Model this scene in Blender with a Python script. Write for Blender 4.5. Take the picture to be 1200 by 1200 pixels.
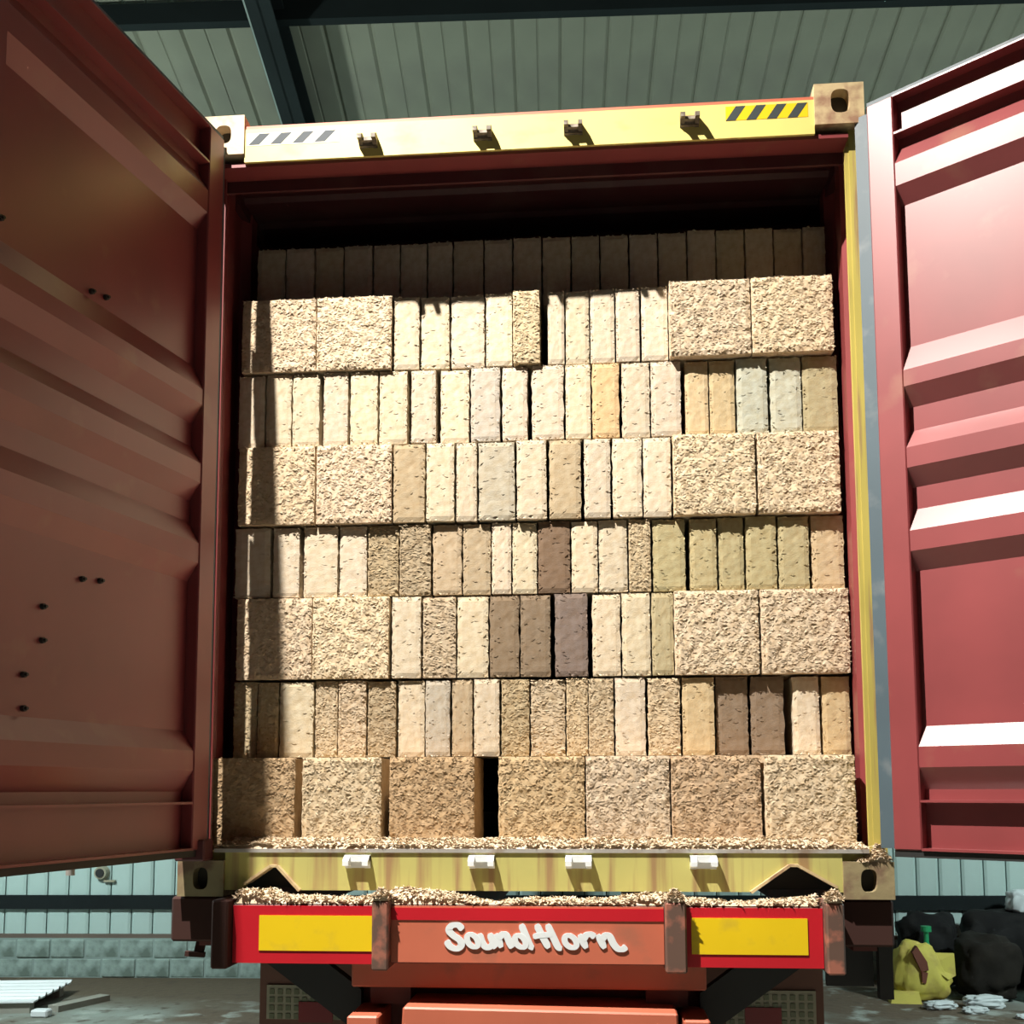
import bpy, bmesh, math, random
from mathutils import Vector, Matrix, noise

for o in list(bpy.data.objects):
    bpy.data.objects.remove(o)
S = bpy.context.scene
C = S.collection

# ---------------------------------------------------------------- camera, world, exposure
Z0 = 1.43                                   # height of the container's underside above the ground
cam_d = bpy.data.cameras.new('camera')
cam = bpy.data.objects.new('camera', cam_d); C.objects.link(cam)
YAW, PITCH, ROLL, FPX, CY = -0.0793, 0.09925, -0.00315, 1260.0, 800.0
fw = Vector((math.sin(YAW)*math.cos(PITCH), math.cos(YAW)*math.cos(PITCH), math.sin(PITCH)))
rt = Vector((math.cos(YAW), -math.sin(YAW), 0)); up = rt.cross(fw)
r2 = rt*math.cos(ROLL) + up*math.sin(ROLL); u2 = up*math.cos(ROLL) - rt*math.sin(ROLL)
mw = Matrix((r2, u2, -fw)).transposed().to_4x4()
mw.translation = Vector((0.2474, -3.7276, 0.3678 + Z0))
cam.matrix_world = mw
cam_d.sensor_fit = 'HORIZONTAL'; cam_d.sensor_width = 36.0
cam_d.lens = FPX/1200.0*36.0
cam_d.shift_y = -(600.0-CY)/1200.0           # the photo is the top of a taller frame
cam_d.clip_start = 0.05; cam_d.clip_end = 200
S.camera = cam

world = bpy.data.worlds.new('world'); S.world = world; world.use_nodes = True
bg = world.node_tree.nodes['Background']
bg.inputs[0].default_value = (0.80, 0.92, 1.0, 1); bg.inputs[1].default_value = 0.026
S.view_settings.view_transform = 'Standard'; S.view_settings.look = 'None'
S.view_settings.exposure = 0.0; S.view_settings.gamma = 1.0; S.view_settings.use_curve_mapping = False

# ---------------------------------------------------------------- materials
def nodes(name):
    m = bpy.data.materials.new(name); m.use_nodes = True
    nt = m.node_tree
    return m, nt, nt.nodes['Principled BSDF']

def mix(nt, fac, a, b, mode='MIX'):
    n = nt.nodes.new('ShaderNodeMix'); n.data_type = 'RGBA'; n.blend_type = mode
    for sock, v in ((n.inputs[0], fac), (n.inputs[6], a), (n.inputs[7], b)):
        if isinstance(v, bpy.types.NodeSocket): nt.links.new(v, sock)
        elif isinstance(v, (int, float)): sock.default_value = v
        else: sock.default_value = (*v, 1)
    return n.outputs[2]

def noise_fac(nt, scale, lo=0.4, hi=0.6, detail=4, stretch=None):
    tc = nt.nodes.new('ShaderNodeTexCoord'); n = nt.nodes.new('ShaderNodeTexNoise')
    n.inputs['Scale'].default_value = scale; n.inputs['Detail'].default_value = detail
    if stretch:
        mp = nt.nodes.new('ShaderNodeMapping'); mp.inputs['Scale'].default_value = stretch
        nt.links.new(tc.outputs['Object'], mp.inputs[0]); nt.links.new(mp.outputs[0], n.inputs['Vector'])
    else:
        nt.links.new(tc.outputs['Object'], n.inputs['Vector'])
    r = nt.nodes.new('ShaderNodeMapRange'); r.inputs[1].default_value = lo; r.inputs[2].default_value = hi
    nt.links.new(n.outputs['Fac'], r.inputs[0])
    return r.outputs[0]

def bump(nt, b, scale, strength, dist=0.01):
    tc = nt.nodes.new('ShaderNodeTexCoord'); n = nt.nodes.new('ShaderNodeTexNoise')
    n.inputs['Scale'].default_value = scale; n.inputs['Detail'].default_value = 5
    nt.links.new(tc.outputs['Object'], n.inputs['Vector'])
    bp = nt.nodes.new('ShaderNodeBump'); bp.inputs['Strength'].default_value = strength
    bp.inputs['Distance'].default_value = dist
    nt.links.new(n.outputs['Fac'], bp.inputs['Height']); nt.links.new(bp.outputs[0], b.inputs['Normal'])

def paint(name, col, rough=0.5, dirt=None, dscale=3.0, dlo=0.5, dhi=0.75, bumps=0.0, stretch=None, metal=0.0, var=0.12, spec=0.5):
    m, nt, b = nodes(name)
    c = mix(nt, noise_fac(nt, 2.2, 0.3, 0.7), tuple(x*(1-var) for x in col), tuple(min(1, x*(1+var)) for x in col))
    if dirt: c = mix(nt, noise_fac(nt, dscale, dlo, dhi, 6, stretch), c, dirt)
    nt.links.new(c, b.inputs['Base Color'])
    b.inputs['Roughness'].default_value = rough; b.inputs['Metallic'].default_value = metal
    b.inputs['Specular IOR Level'].default_value = spec
    if bumps: bump(nt, b, 30, bumps)
    return m

def chip_mat(name):
    m, nt, b = nodes(name)
    oi = nt.nodes.new('ShaderNodeObjectInfo'); ge = nt.nodes.new('ShaderNodeNewGeometry')
    r = nt.nodes.new('ShaderNodeMapRange'); r.inputs[3].default_value = 0.82; r.inputs[4].default_value = 1.12
    nt.links.new(ge.outputs['Random Per Island'], r.inputs[0])
    cmb = nt.nodes.new('ShaderNodeCombineColor')
    for i in range(3): nt.links.new(r.outputs[0], cmb.inputs[i])
    c = mix(nt, 1.0, oi.outputs['Color'], cmb.outputs[0], 'MULTIPLY')
    f = noise_fac(nt, 38, 0.38, 0.66, 5)
    c2 = mix(nt, 1.0, c, (0.86, 0.80, 0.72), 'MULTIPLY')
    c = mix(nt, f, c, c2)
    nt.links.new(c, b.inputs['Base Color'])
    b.inputs['Roughness'].default_value = 0.9; b.inputs['Specular IOR Level'].default_value = 0.15
    bump(nt, b, 220, 0.35, 0.003)
    return m

M = dict(
    chips=chip_mat('wood_chips'),
    maroon=paint('maroon_paint', (0.215, 0.040, 0.042), 0.40, (0.26, 0.10, 0.07), 5, 0.60, 0.8, var=0.15),
    inner=paint('maroon_shaded', (0.085, 0.020, 0.022), 0.5, (0.12, 0.06, 0.05), 4, 0.5, 0.8),  # darker copy of the maroon, with the interior's shade in the colour
    yellow=paint('yellow_paint', (0.70, 0.57, 0.17), 0.5, (0.42, 0.22, 0.10), 6, 0.56, 0.74, stretch=(1, 1, 1.6)),
    postyel=paint('post_yellow', (0.44, 0.36, 0.085), 0.5, (0.28, 0.18, 0.09), 9, 0.52, 0.66, stretch=(6, 6, 0.25)),
    sillyel=paint('streaked_yellow', (0.46, 0.43, 0.14), 0.55, (0.31, 0.20, 0.09), 11, 0.47, 0.64, stretch=(1.8, 1, 0.10)),
    steelgrey=paint('worn_steel', (0.42, 0.40, 0.37), 0.45, (0.28, 0.2, 0.14), 9, 0.5, 0.7, metal=0.2),
    cast=paint('casting_paint', (0.52, 0.40, 0.22), 0.6, (0.30, 0.17, 0.10), 14, 0.48, 0.66, bumps=0.2),
    castold=paint('casting_rusty_paint', (0.29, 0.235, 0.125), 0.6, (0.19, 0.12, 0.075), 14, 0.46, 0.64, bumps=0.2),
    castpale=paint('casting_pale_paint', (0.58, 0.46, 0.30), 0.6, (0.36, 0.24, 0.14), 14, 0.55, 0.7, bumps=0.2),
    black=paint('black_paint', (0.015, 0.016, 0.016), 0.55),
    hole=paint('hole_steel', (0.05, 0.045, 0.035), 0.8),
    gasket=paint('blue_grey_rubber', (0.055, 0.085, 0.105), 0.55, (0.15, 0.17, 0.18), 8, 0.55, 0.75),
    keeper=paint('keeper_steel', (0.10, 0.075, 0.05), 0.6, (0.35, 0.30, 0.24), 20, 0.5, 0.7),
    plank=paint('floor_plywood', (0.20, 0.12, 0.06), 0.8),
    salmon=paint('salmon_red_paint', (0.52, 0.135, 0.075), 0.5, (0.33, 0.13, 0.08), 7, 0.55, 0.75),
    shadebrown=paint('shaded_brown_steel', (0.05, 0.022, 0.018), 0.8, spec=0.2),  # near-black brown puts the shade on the tail's outer steel into the colour
    darkred=paint('dark_red_paint', (0.115, 0.026, 0.020), 0.6, (0.06, 0.03, 0.025), 6, 0.5, 0.7),
    redtape=paint('crimson_tape', (0.50, 0.012, 0.022), 0.35, var=0.08),
    yeltape=paint('yellow_tape', (0.78, 0.54, 0.008), 0.4, (0.6, 0.42, 0.03), 12, 0.55, 0.8, var=0.05),
    white=paint('white_paint', (0.74, 0.78, 0.80), 0.5, var=0.05),
    postbrown=paint('post_brown', (0.12, 0.068, 0.05), 0.6, (0.33, 0.12, 0.08), 16, 0.5, 0.62),
    reflector=paint('reflector_cream', (0.34, 0.33, 0.24), 0.35),
    lens=paint('reflector_lens', (0.16, 0.18, 0.11), 0.3),
    reflred=paint('reflector_red', (0.22, 0.02, 0.025), 0.35),
    panelbrown=paint('guard_brown', (0.16, 0.075, 0.055), 0.7),
    rubber=paint('tyre_rubber', (0.018, 0.018, 0.020), 0.85),
    sheet=paint('pale_cyan_sheet', (0.46, 0.62, 0.59), 0.55, (0.38, 0.53, 0.50), 1.6, 0.45, 0.75, var=0.04),
    gap=paint('dark_gap', (0.03, 0.045, 0.045), 0.8),
    rail=paint('dark_rail', (0.010, 0.015, 0.016), 0.8, spec=0.15),
    block=paint('painted_block', (0.33, 0.44, 0.41), 0.85, (0.13, 0.18, 0.155), 6, 0.45, 0.65, bumps=0.4),
    mortar=paint('mortar', (0.25, 0.33, 0.31), 0.9),
    brownstrip=paint('brown_strip', (0.14, 0.11, 0.09), 0.8),
    roof=paint('roof_sheet', (0.20, 0.21, 0.155), 0.6, (0.165, 0.165, 0.13), 1.2, 0.45, 0.7, var=0.06),
    beam=paint('roof_beam', (0.011, 0.016, 0.016), 0.8, spec=0.15),
    beamlite=paint('roof_beam_light', (0.22, 0.28, 0.25), 0.6),
    sackblk=paint('black_sack', (0.006, 0.0065, 0.007), 0.75, (0.012, 0.012, 0.011), 5, spec=0.2),
    sackbrn=paint('brown_sack', (0.014, 0.0125, 0.010), 0.9, (0.022, 0.019, 0.015), 5, spec=0.2),
    sackyel=paint('yellow_sack', (0.56, 0.50, 0.09), 0.7, (0.45, 0.36, 0.09), 7, 0.5, 0.7),
    patch=paint('brown_patch', (0.16, 0.05, 0.03), 0.8),
    green=paint('green_plastic', (0.02, 0.30, 0.12), 0.4),
    rag=paint('white_rag', (0.62, 0.70, 0.72), 0.8),
    timber=paint('grey_timber', (0.30, 0.29, 0.25), 0.85),
    lampbody=paint('lamp_body', (0.08, 0.08, 0.085), 0.5),
)
def floor_mat():
    m, nt, b = nodes('dirty_concrete')
    c = mix(nt, noise_fac(nt, 0.55, 0.40, 0.56, 6), (0.27, 0.32, 0.29), (0.115, 0.085, 0.058))
    tc = nt.nodes.new('ShaderNodeTexCoord'); sp = nt.nodes.new('ShaderNodeSeparateXYZ'); nt.links.new(tc.outputs['Object'], sp.inputs[0])
    soil = nt.nodes.new('ShaderNodeMapRange'); soil.inputs[1].default_value = 4.9; soil.inputs[2].default_value = 5.7; nt.links.new(sp.outputs[1], soil.inputs[0])
    side = nt.nodes.new('ShaderNodeMapRange'); side.inputs[1].default_value = 0.5; side.inputs[2].default_value = -2.0; nt.links.new(sp.outputs[0], side.inputs[0])
    mu = nt.nodes.new('ShaderNodeMath'); mu.operation = 'MULTIPLY'; nt.links.new(soil.outputs[0], mu.inputs[0]); nt.links.new(side.outputs[0], mu.inputs[1])
    c = mix(nt, noise_fac(nt, 3.2, 0.55, 0.66, 6), c, (0.36, 0.40, 0.37))
    c = mix(nt, mu.outputs[0], c, (0.10, 0.075, 0.048))
    c = mix(nt, noise_fac(nt, 7.0, 0.56, 0.70, 6), c, (0.08, 0.06, 0.042))
    nt.links.new(c, b.inputs['Base Color']); b.inputs['Roughness'].default_value = 0.9
    bump(nt, b, 14, 0.5, 0.02)
    return m
M['ground'] = floor_mat()
bm_ = M['maroon'].node_tree.nodes['Principled BSDF']; bm_.inputs['Coat Weight'].default_value = 0.55; bm_.inputs['Coat Roughness'].default_value = 0.36
def emit_mat(name, col, s):
    m, nt, b = nodes(name)
    b.inputs['Emission Color'].default_value = (*col, 1); b.inputs['Emission Strength'].default_value = s
    return m
M['lampglass'] = emit_mat('lamp_glass', (1, 0.95, 0.85), 6)

# ---------------------------------------------------------------- mesh helpers
def bm_box(bm, x0, x1, y0, y1, z0, z1, mat=None):
    vs = [bm.verts.new((x, y, z)) for x in (x0, x1) for y in (y0, y1) for z in (z0, z1)]
    if mat is not None:
        for v in vs: v.co = mat @ v.co
    a = vs
    for f in ((0, 1, 3, 2), (4, 6, 7, 5), (0, 4, 5, 1), (2, 3, 7, 6), (0, 2, 6, 4), (1, 5, 7, 3)):
        bm.faces.new([a[i] for i in f])
    return vs

def bm_bar(bm, p, q, w, h, upv=(0, 0, 1)):
    p, q = Vector(p), Vector(q); d = (q-p); L = d.length; d.normalize()
    s = d.cross(Vector(upv)).normalized(); t = s.cross(d)
    m = Matrix((d, s, t)).transposed().to_4x4(); m.translation = p
    bm_box(bm, 0, L, -w/2, w/2, -h/2, h/2, m)

def bm_prism(bm, pts, axis, a, b):
    """polygon pts (2D) extruded along axis 'x','y','z' from a to b"""
    def P(u, v, w):
        return {'y': (u, w, v), 'x': (w, u, v), 'z': (u, v, w)}[axis]
    n = len(pts)
    A = [bm.verts.new(P(u, v, a)) for u, v in pts]; B = [bm.verts.new(P(u, v, b)) for u, v in pts]
    bm.faces.new(A); bm.faces.new(B[::-1])
    for i in range(n): bm.faces.new((A[i], B[i], B[(i+1) % n], A[(i+1) % n]))

def bm_tube(bm, p, q, r, n=12, r1=None):
    p, q = Vector(p), Vector(q); d = (q-p).normalized()
    s = d.orthogonal().normalized(); t = d.cross(s); r1 = r if r1 is None else r1
    A = [bm.verts.new(p+(s*math.cos(2*math.pi*i/n)+t*math.sin(2*math.pi*i/n))*r) for i in range(n)]
    B = [bm.verts.new(q+(s*math.cos(2*math.pi*i/n)+t*math.sin(2*math.pi*i/n))*r1) for i in range(n)]
    bm.faces.new(A); bm.faces.new(B)
    for i in range(n): bm.faces.new((A[i], A[(i+1) % n], B[(i+1) % n], B[i]))

def mesh_of(bm, name, mat, smooth=False, bevel=0.0):
    bmesh.ops.recalc_face_normals(bm, faces=bm.faces)
    if bevel:
        bmesh.ops.bevel(bm, geom=[e for e in bm.edges if len(e.link_faces) == 2 and e.calc_face_angle(0) > 0.6],
                        offset=bevel, segments=1, affect='EDGES')
    me = bpy.data.meshes.new(name); bm.to_mesh(me); bm.free()
    if mat is not None: me.materials.append(mat)
    if smooth:
        for f in me.polygons: f.use_smooth = True
    return me

def obj(name, bm, mat, parent=None, smooth=False, bevel=0.0):
    me = bm if isinstance(bm, bpy.types.Mesh) else mesh_of(bm, name, mat, smooth, bevel)
    o = bpy.data.objects.new(name, me); C.objects.link(o)
    if parent: o.parent = parent
    return o

def empty(name, loc=(0, 0, 0), rz=0.0, parent=None):
    o = bpy.data.objects.new(name, None); C.objects.link(o)
    o.location = loc; o.rotation_euler = (0, 0, rz); o.empty_display_size = 0.1
    if parent: o.parent = parent
    return o

def tag(o, label=None, cat=None, group=None, kind=None):
    for k, v in (('label', label), ('category', cat), ('group', group), ('kind', kind)):
        if v: o[k] = v
    return o

def box(name, x0, x1, y0, y1, z0, z1, mat, parent=None, bevel=0.0):
    bm = bmesh.new(); bm_box(bm, x0, x1, y0, y1, z0, z1)
    return obj(name, bm, mat, parent, bevel=bevel)

# ---------------------------------------------------------------- the building
BR = math.radians(2.3)
CX, CYW = 0.2474, -3.7276
def bpt(x, y, z):                           # building frame (lateral, away from the truck's tail) -> world
    return Vector((CX + x*math.cos(BR)-y*math.sin(BR), CYW + x*math.sin(BR)+y*math.cos(BR), z))

floor = obj('floor', (lambda b: (bm_box(b, -14, 14, -10, 13, -0.2, 0.0), b)[1])(bmesh.new()), M['ground'])
tag(floor, 'dirty grey concrete yard floor with brown soil patches', kind='structure')

WALL = 10.55
wall = obj('wall_back', (lambda b: (bm_box(b, -11, 11, WALL+0.02, WALL+0.14, 0.0, 7.9), b)[1])(bmesh.new()), M['gap'])
wall.location = (CX, CYW, 0); wall.rotation_euler = (0, 0, BR)
tag(wall, 'warehouse back wall of pale blue-green metal sheets over painted blockwork', kind='structure')
PW = 0.211
bm = bmesh.new()                             # one wall sheet: flat face with a folded edge
prof = [(0.006, 0.02), (0.006, 0.0), (0.03, -0.012), (PW-0.03, -0.012), (PW-0.006, 0.0), (PW-0.006, 0.02)]
bm_prism(bm, prof, 'z', 0.0, 7.45)
sheet_me = mesh_of(bm, 'sheet', M['sheet'])
for i in range(-50, 50):
    s = obj('sheet', sheet_me, None, wall); s.location = (i*PW+0.07, WALL, 0.41)
bm = bmesh.new(); bm_box(bm, -10.9, 10.9, WALL-0.055, WALL-0.012, 0.665, 0.783); bm_box(bm, -10.9, 10.9, WALL-0.055, WALL-0.045, 0.650, 0.665)
obj('girt', bm, M['rail'], wall)
bm = bmesh.new(); bm_box(bm, -10.9, 10.9, WALL-0.10, WALL-0.012, 3.2, 3.32)
obj('girt', bm, M['rail'], wall)
bm = bmesh.new(); bm_box(bm, -10.9, 10.9, WALL-0.06, WALL+0.02, 0.375, 0.41)
obj('sill_strip', bm, M['brownstrip'], wall)
bm = bmesh.new(); bm_box(bm, -10.9, 10.9, WALL-0.076, WALL+0.02, 0.0, 0.375)
obj('mortar_bed', bm, M['mortar'], wall)
random.seed(4)
bm = bmesh.new(); bm_box(bm, 0, 0.325, -0.03, 0.03, 0, 0.172); block_me = mesh_of(bm, 'block', M['block'], bevel=0.008)
for r in range(2):
    for i in range(-32, 32):
        b_ = obj('block', block_me, None, wall)
        b_.location = (i*0.338 + (0.17 if r else 0), WALL-0.055+random.uniform(-0.008, 0.008), 0.006+r*0.184)

# roof: sheets running down towards the back wall, on a purlin and rafters
SL = -0.19; RZ = 7.75                        # roof height above the back wall line, slope
def rz(y): return RZ + SL*(y-WALL)
ang = math.atan(SL)
roof = empty('ceiling', (CX, CYW, 0), BR)
tag(roof, 'grey-green ribbed metal warehouse roof on dark steel rafters', kind='structure')
RW = 0.40
bm = bmesh.new()
prof = [(0.0, 0.022), (0.025, 0.0), (RW/2-0.012, 0.0), (RW/2-0.006, 0.008), (RW/2+0.006, 0.008), (RW/2+0.012, 0.0), (RW-0.025, 0.0), (RW, 0.022), (RW, 0.03), (0.0, 0.03)]
Lr = 17.0
bm_prism(bm, prof, 'y', -Lr, 0.25)
roof_me = mesh_of(bm, 'roof_sheet', M['roof'])
for i in range(-24, 24):
    s = obj('roof_sheet', roof_me, None, roof); s.location = (i*RW+0.10, WALL+0.1, RZ); s.rotation_euler = (ang, 0, 0)
def rafter(x, w=0.20, h=0.34):
    bm = bmesh.new()
    for (dx, ww, z0, z1) in ((0, w, -0.02, 0.0), (0, w, -h, -h+0.02), (0, 0.02, -h, 0)):
        bm_box(bm, x+dx-ww/2, x+dx+ww/2, -16.0, 0.0, z0, z1)
    o = obj('rafter', bm, M['beam'], roof); o.location = (0, WALL, RZ-0.10); o.rotation_euler = (ang, 0, 0)
    return o
rafter(-2.25); rafter(5.55); rafter(-8.6)
bm = bmesh.new(); bm_box(bm, -2.39, -2.365, -16, 0, -0.16, -0.12)
o = obj('brace_rod', bm, M['beamlite'], roof); o.location = (0, WALL, RZ-0.2); o.rotation_euler = (ang, 0, 0)
for yy in (8.10, 6.1, 4.5, 2.9, 1.3, -0.3):
    bm = bmesh.new(); bm_box(bm, -10.2, 10.2, yy-0.04, yy+0.04, rz(yy)-0.20, rz(yy)-0.02)
    obj('purlin', bm, M['beam'], roof)

# ---------------------------------------------------------------- lamps: added fill lamps and the hanging floodlight
def fill_lamp(loc, power, col, label):  # unseen lamp added to brighten the back wall and roof
    t = empty('added_fill_lamp', loc); tag(t, label, 'lamp', 'unseen fill lamps added to light the wall')
    bm = bmesh.new(); bm_tube(bm, (0, 0, 0.05), (0, 0, 0.28), 0.24, 20, 0.09); obj('shade', bm, M['lampbody'], t)
    bm = bmesh.new(); bm_tube(bm, (0, 0, 0.03), (0, 0, 0.05), 0.22, 20); obj('lens', bm, M['lampglass'], t)
    Y = loc[1]-CYW
    bm = bmesh.new(); bm_tube(bm, (0, 0, 0.28), (0, 0, rz(Y)-loc[2]-0.75 if loc[0] > 0 else rz(Y)-loc[2]-0.1), 0.012, 8); obj('drop_rod', bm, M['lampbody'], t)
    l = bpy.data.lights.new('added_fill_light', 'POINT'); l.energy = power; l.color = col; l.shadow_soft_size = 0.2
    lo = bpy.data.objects.new('added_fill_light', l); C.objects.link(lo); lo.parent = t; lo.location = (0, 0, -0.22)
fill_lamp((-5.4, 2.0, 4.6), 1200, (0.86, 1.0, 0.97), 'unseen fill lamp added beyond the shaded door')
fill_lamp((5.8, 2.4, 4.0), 880, (0.86, 1.0, 0.97), 'unseen fill lamp added beyond the lit door')

LP = Vector((-1.78, -2.20, 6.10 + Z0))
AIM = Vector((1.0, -0.75, Z0-1.25))
def floodlight():
    t = empty('floodlight', LP); tag(t, 'grey work floodlight hung in front of the container doors', 'lamp')
    d = (AIM-LP).normalized(); q = d.to_track_quat('-Z', 'Y')
    bm = bmesh.new(); bm_box(bm, -0.17, 0.17, -0.12, 0.12, 0.02, 0.10); h = obj('housing', bm, M['lampbody'], t, bevel=0.01)
    h.rotation_mode = 'QUATERNION'; h.rotation_quaternion = q
    bm = bmesh.new(); bm_box(bm, -0.15, 0.15, -0.10, 0.10, 0.012, 0.022); g = obj('lens', bm, M['lampglass'], t)
    g.rotation_mode = 'QUATERNION'; g.rotation_quaternion = q
    bm = bmesh.new(); bm_tube(bm, (0, 0, 0.06), (0, 0, rz(LP.y-CYW)-LP.z-0.35), 0.014, 8); obj('drop_rod', bm, M['lampbody'], t)
    l = bpy.data.lights.new('flood_beam', 'SPOT'); l.energy = 5700; l.color = (1.0, 0.94, 0.85)
    l.spot_size = math.radians(76); l.spot_blend = 1.0; l.shadow_soft_size = 0.035
    lo = bpy.data.objects.new('flood_beam', l); C.objects.link(lo); lo.parent = t
    lo.rotation_mode = 'QUATERNION'; lo.rotation_quaternion = q
floodlight()

# ---------------------------------------------------------------- trailer
TR = empty('container_trailer', (0, 0, Z0))
tag(TR, 'red container trailer with yellow reflective tail plates and white lettering', 'trailer')
YB = -0.12
box('bumper_beam', -1.0, 0.975, YB, 0.04, -0.205, -0.012, M['darkred'], TR, 0.006)
def tailplate(x0, x1, yx0, yx1):
    p = box('tail_plate', x0, x1, YB-0.006, YB-0.001, -0.208, -0.018, M['redtape'], TR)
    box('reflective_panel', yx0, yx1, YB-0.009, YB-0.006, -0.166, -0.050, M['yeltape'], p)
tailplate(-0.985, -0.502, -0.894, -0.506); tailplate(0.528, 0.966, 0.545, 0.917)
sign = box('name_plate', -0.445, 0.456, YB-0.008, YB-0.001, -0.200, -0.016, M['salmon'], TR)
box('red_tape', -0.445, 0.456, YB-0.011, YB-0.008, -0.062, -0.022, M['redtape'], sign)
# hand-painted lettering on the name plate: brush strokes, coordinates in millimetres from the plate's left
K = 0.000635
def stroke(bm, pts, w, y0, y1, closed=False):
    P = [Vector(((a-145)*K-0.262, -(b-160)*K-0.1125)) for a, b in pts]
    # smooth (Catmull-Rom)
    n = len(P); Q = []
    rng = range(n if closed else n-1)
    for i in rng:
        a, b, c, d = (P[(i-1) % n] if closed or i > 0 else P[i], P[i], P[(i+1) % n], P[(i+2) % n] if closed or i+2 < n else P[(i+1) % n])
        for k in range(6):
            t = k/6
            Q.append(0.5*((2*b)+(c-a)*t+(2*a-5*b+4*c-d)*t*t+(3*b-a-3*c+d)*t**3))
    if not closed: Q.append(P[-1])
    m = len(Q); L = []; R_ = []
    for i in range(m):
        a = Q[(i-1) % m] if closed or i > 0 else Q[i]; b = Q[(i+1) % m] if closed or i < m-1 else Q[i]
        t = (b-a).normalized(); nn = Vector((-t.y, t.x))
        e = 1.0 if closed else min(1.0, 0.55+0.25*min(i, m-1-i))
        ww = w*K/2*e*(0.78+0.32*abs(nn.x))
        L.append(Q[i]+nn*ww); R_.append(Q[i]-nn*ww)
    LV = [(bm.verts.new((v.x, y0, v.y)), bm.verts.new((v.x, y1, v.y))) for v in L]
    RV = [(bm.verts.new((v.x, y0, v.y)), bm.verts.new((v.x, y1, v.y))) for v in R_]
    for i in range(m if closed else m-1):
        j = (i+1) % m
        bm.faces.new((LV[i][0], LV[j][0], RV[j][0], RV[i][0])); bm.faces.new((LV[i][1], RV[i][1], RV[j][1], LV[j][1]))
        bm.faces.new((LV[i][0], LV[i][1], LV[j][1], LV[j][0])); bm.faces.new((RV[i][0], RV[j][0], RV[j][1], RV[i][1]))
    if not closed:
        for i in (0, m-1): bm.faces.new((LV[i][0], RV[i][0], RV[i][1], LV[i][1]))
def ring(cx, cy, rx, ry, sh=0.35):
    out = []
    for k in range(10):
        a = 2*math.pi*k/10; yy = ry*math.sin(a); out.append((cx+rx*math.cos(a)+sh*yy, cy+yy))
    return out
letters = [
    ([[(236, 128), (212, 106), (178, 108), (163, 132), (186, 158), (220, 182), (228, 208), (204, 226), (170, 214), (150, 184)]], None),
    ([], ring(287, 184, 27, 32)),
    ([[(322, 148), (340, 196), (362, 218), (388, 208), (396, 196)], [(376, 146), (398, 200), (412, 218)]], None),
    ([[(408, 148), (438, 218)], [(422, 172), (444, 150), (464, 156), (480, 192), (496, 219)]], None),
    ([[(540, 98), (566, 160), (588, 208), (606, 217)]], ring(536, 186, 26, 30)),
    ([[(620, 98), (650, 158), (684, 219)], [(676, 98), (706, 160), (732, 212), (752, 219)], [(602, 162), (640, 154), (704, 150)]], None),
    ([], ring(796, 185, 29, 31)),
    ([[(842, 148), (878, 218)], [(860, 178), (878, 152), (902, 148), (922, 162)]], None),
    ([[(936, 148), (972, 218)], [(956, 176), (976, 152), (998, 158), (1018, 196), (1040, 219), (1064, 221), (1082, 206)]], None),
]
for k, (st, rg) in enumerate(letters):
    bm = bmesh.new()
    for i, s_ in enumerate(st): stroke(bm, s_, 34, YB-0.0125-0.0003*i, YB-0.0085)
    if rg: stroke(bm, rg, 29, YB-0.0134, YB-0.0085, True)
    obj('painted_letter', bm, M['white'], sign)
for (x0, x1, m) in ((-0.502, -0.446, 'postbrown'), (0.458, 0.527, 'postbrown'), (0.968, 1.026, 'postbrown'), (-1.045, -0.988, 'shadebrown')):
    box('tail_post', x0, x1, -0.172, 0.02, -0.222, 0.004, M[m], TR, 0.006)
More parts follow.
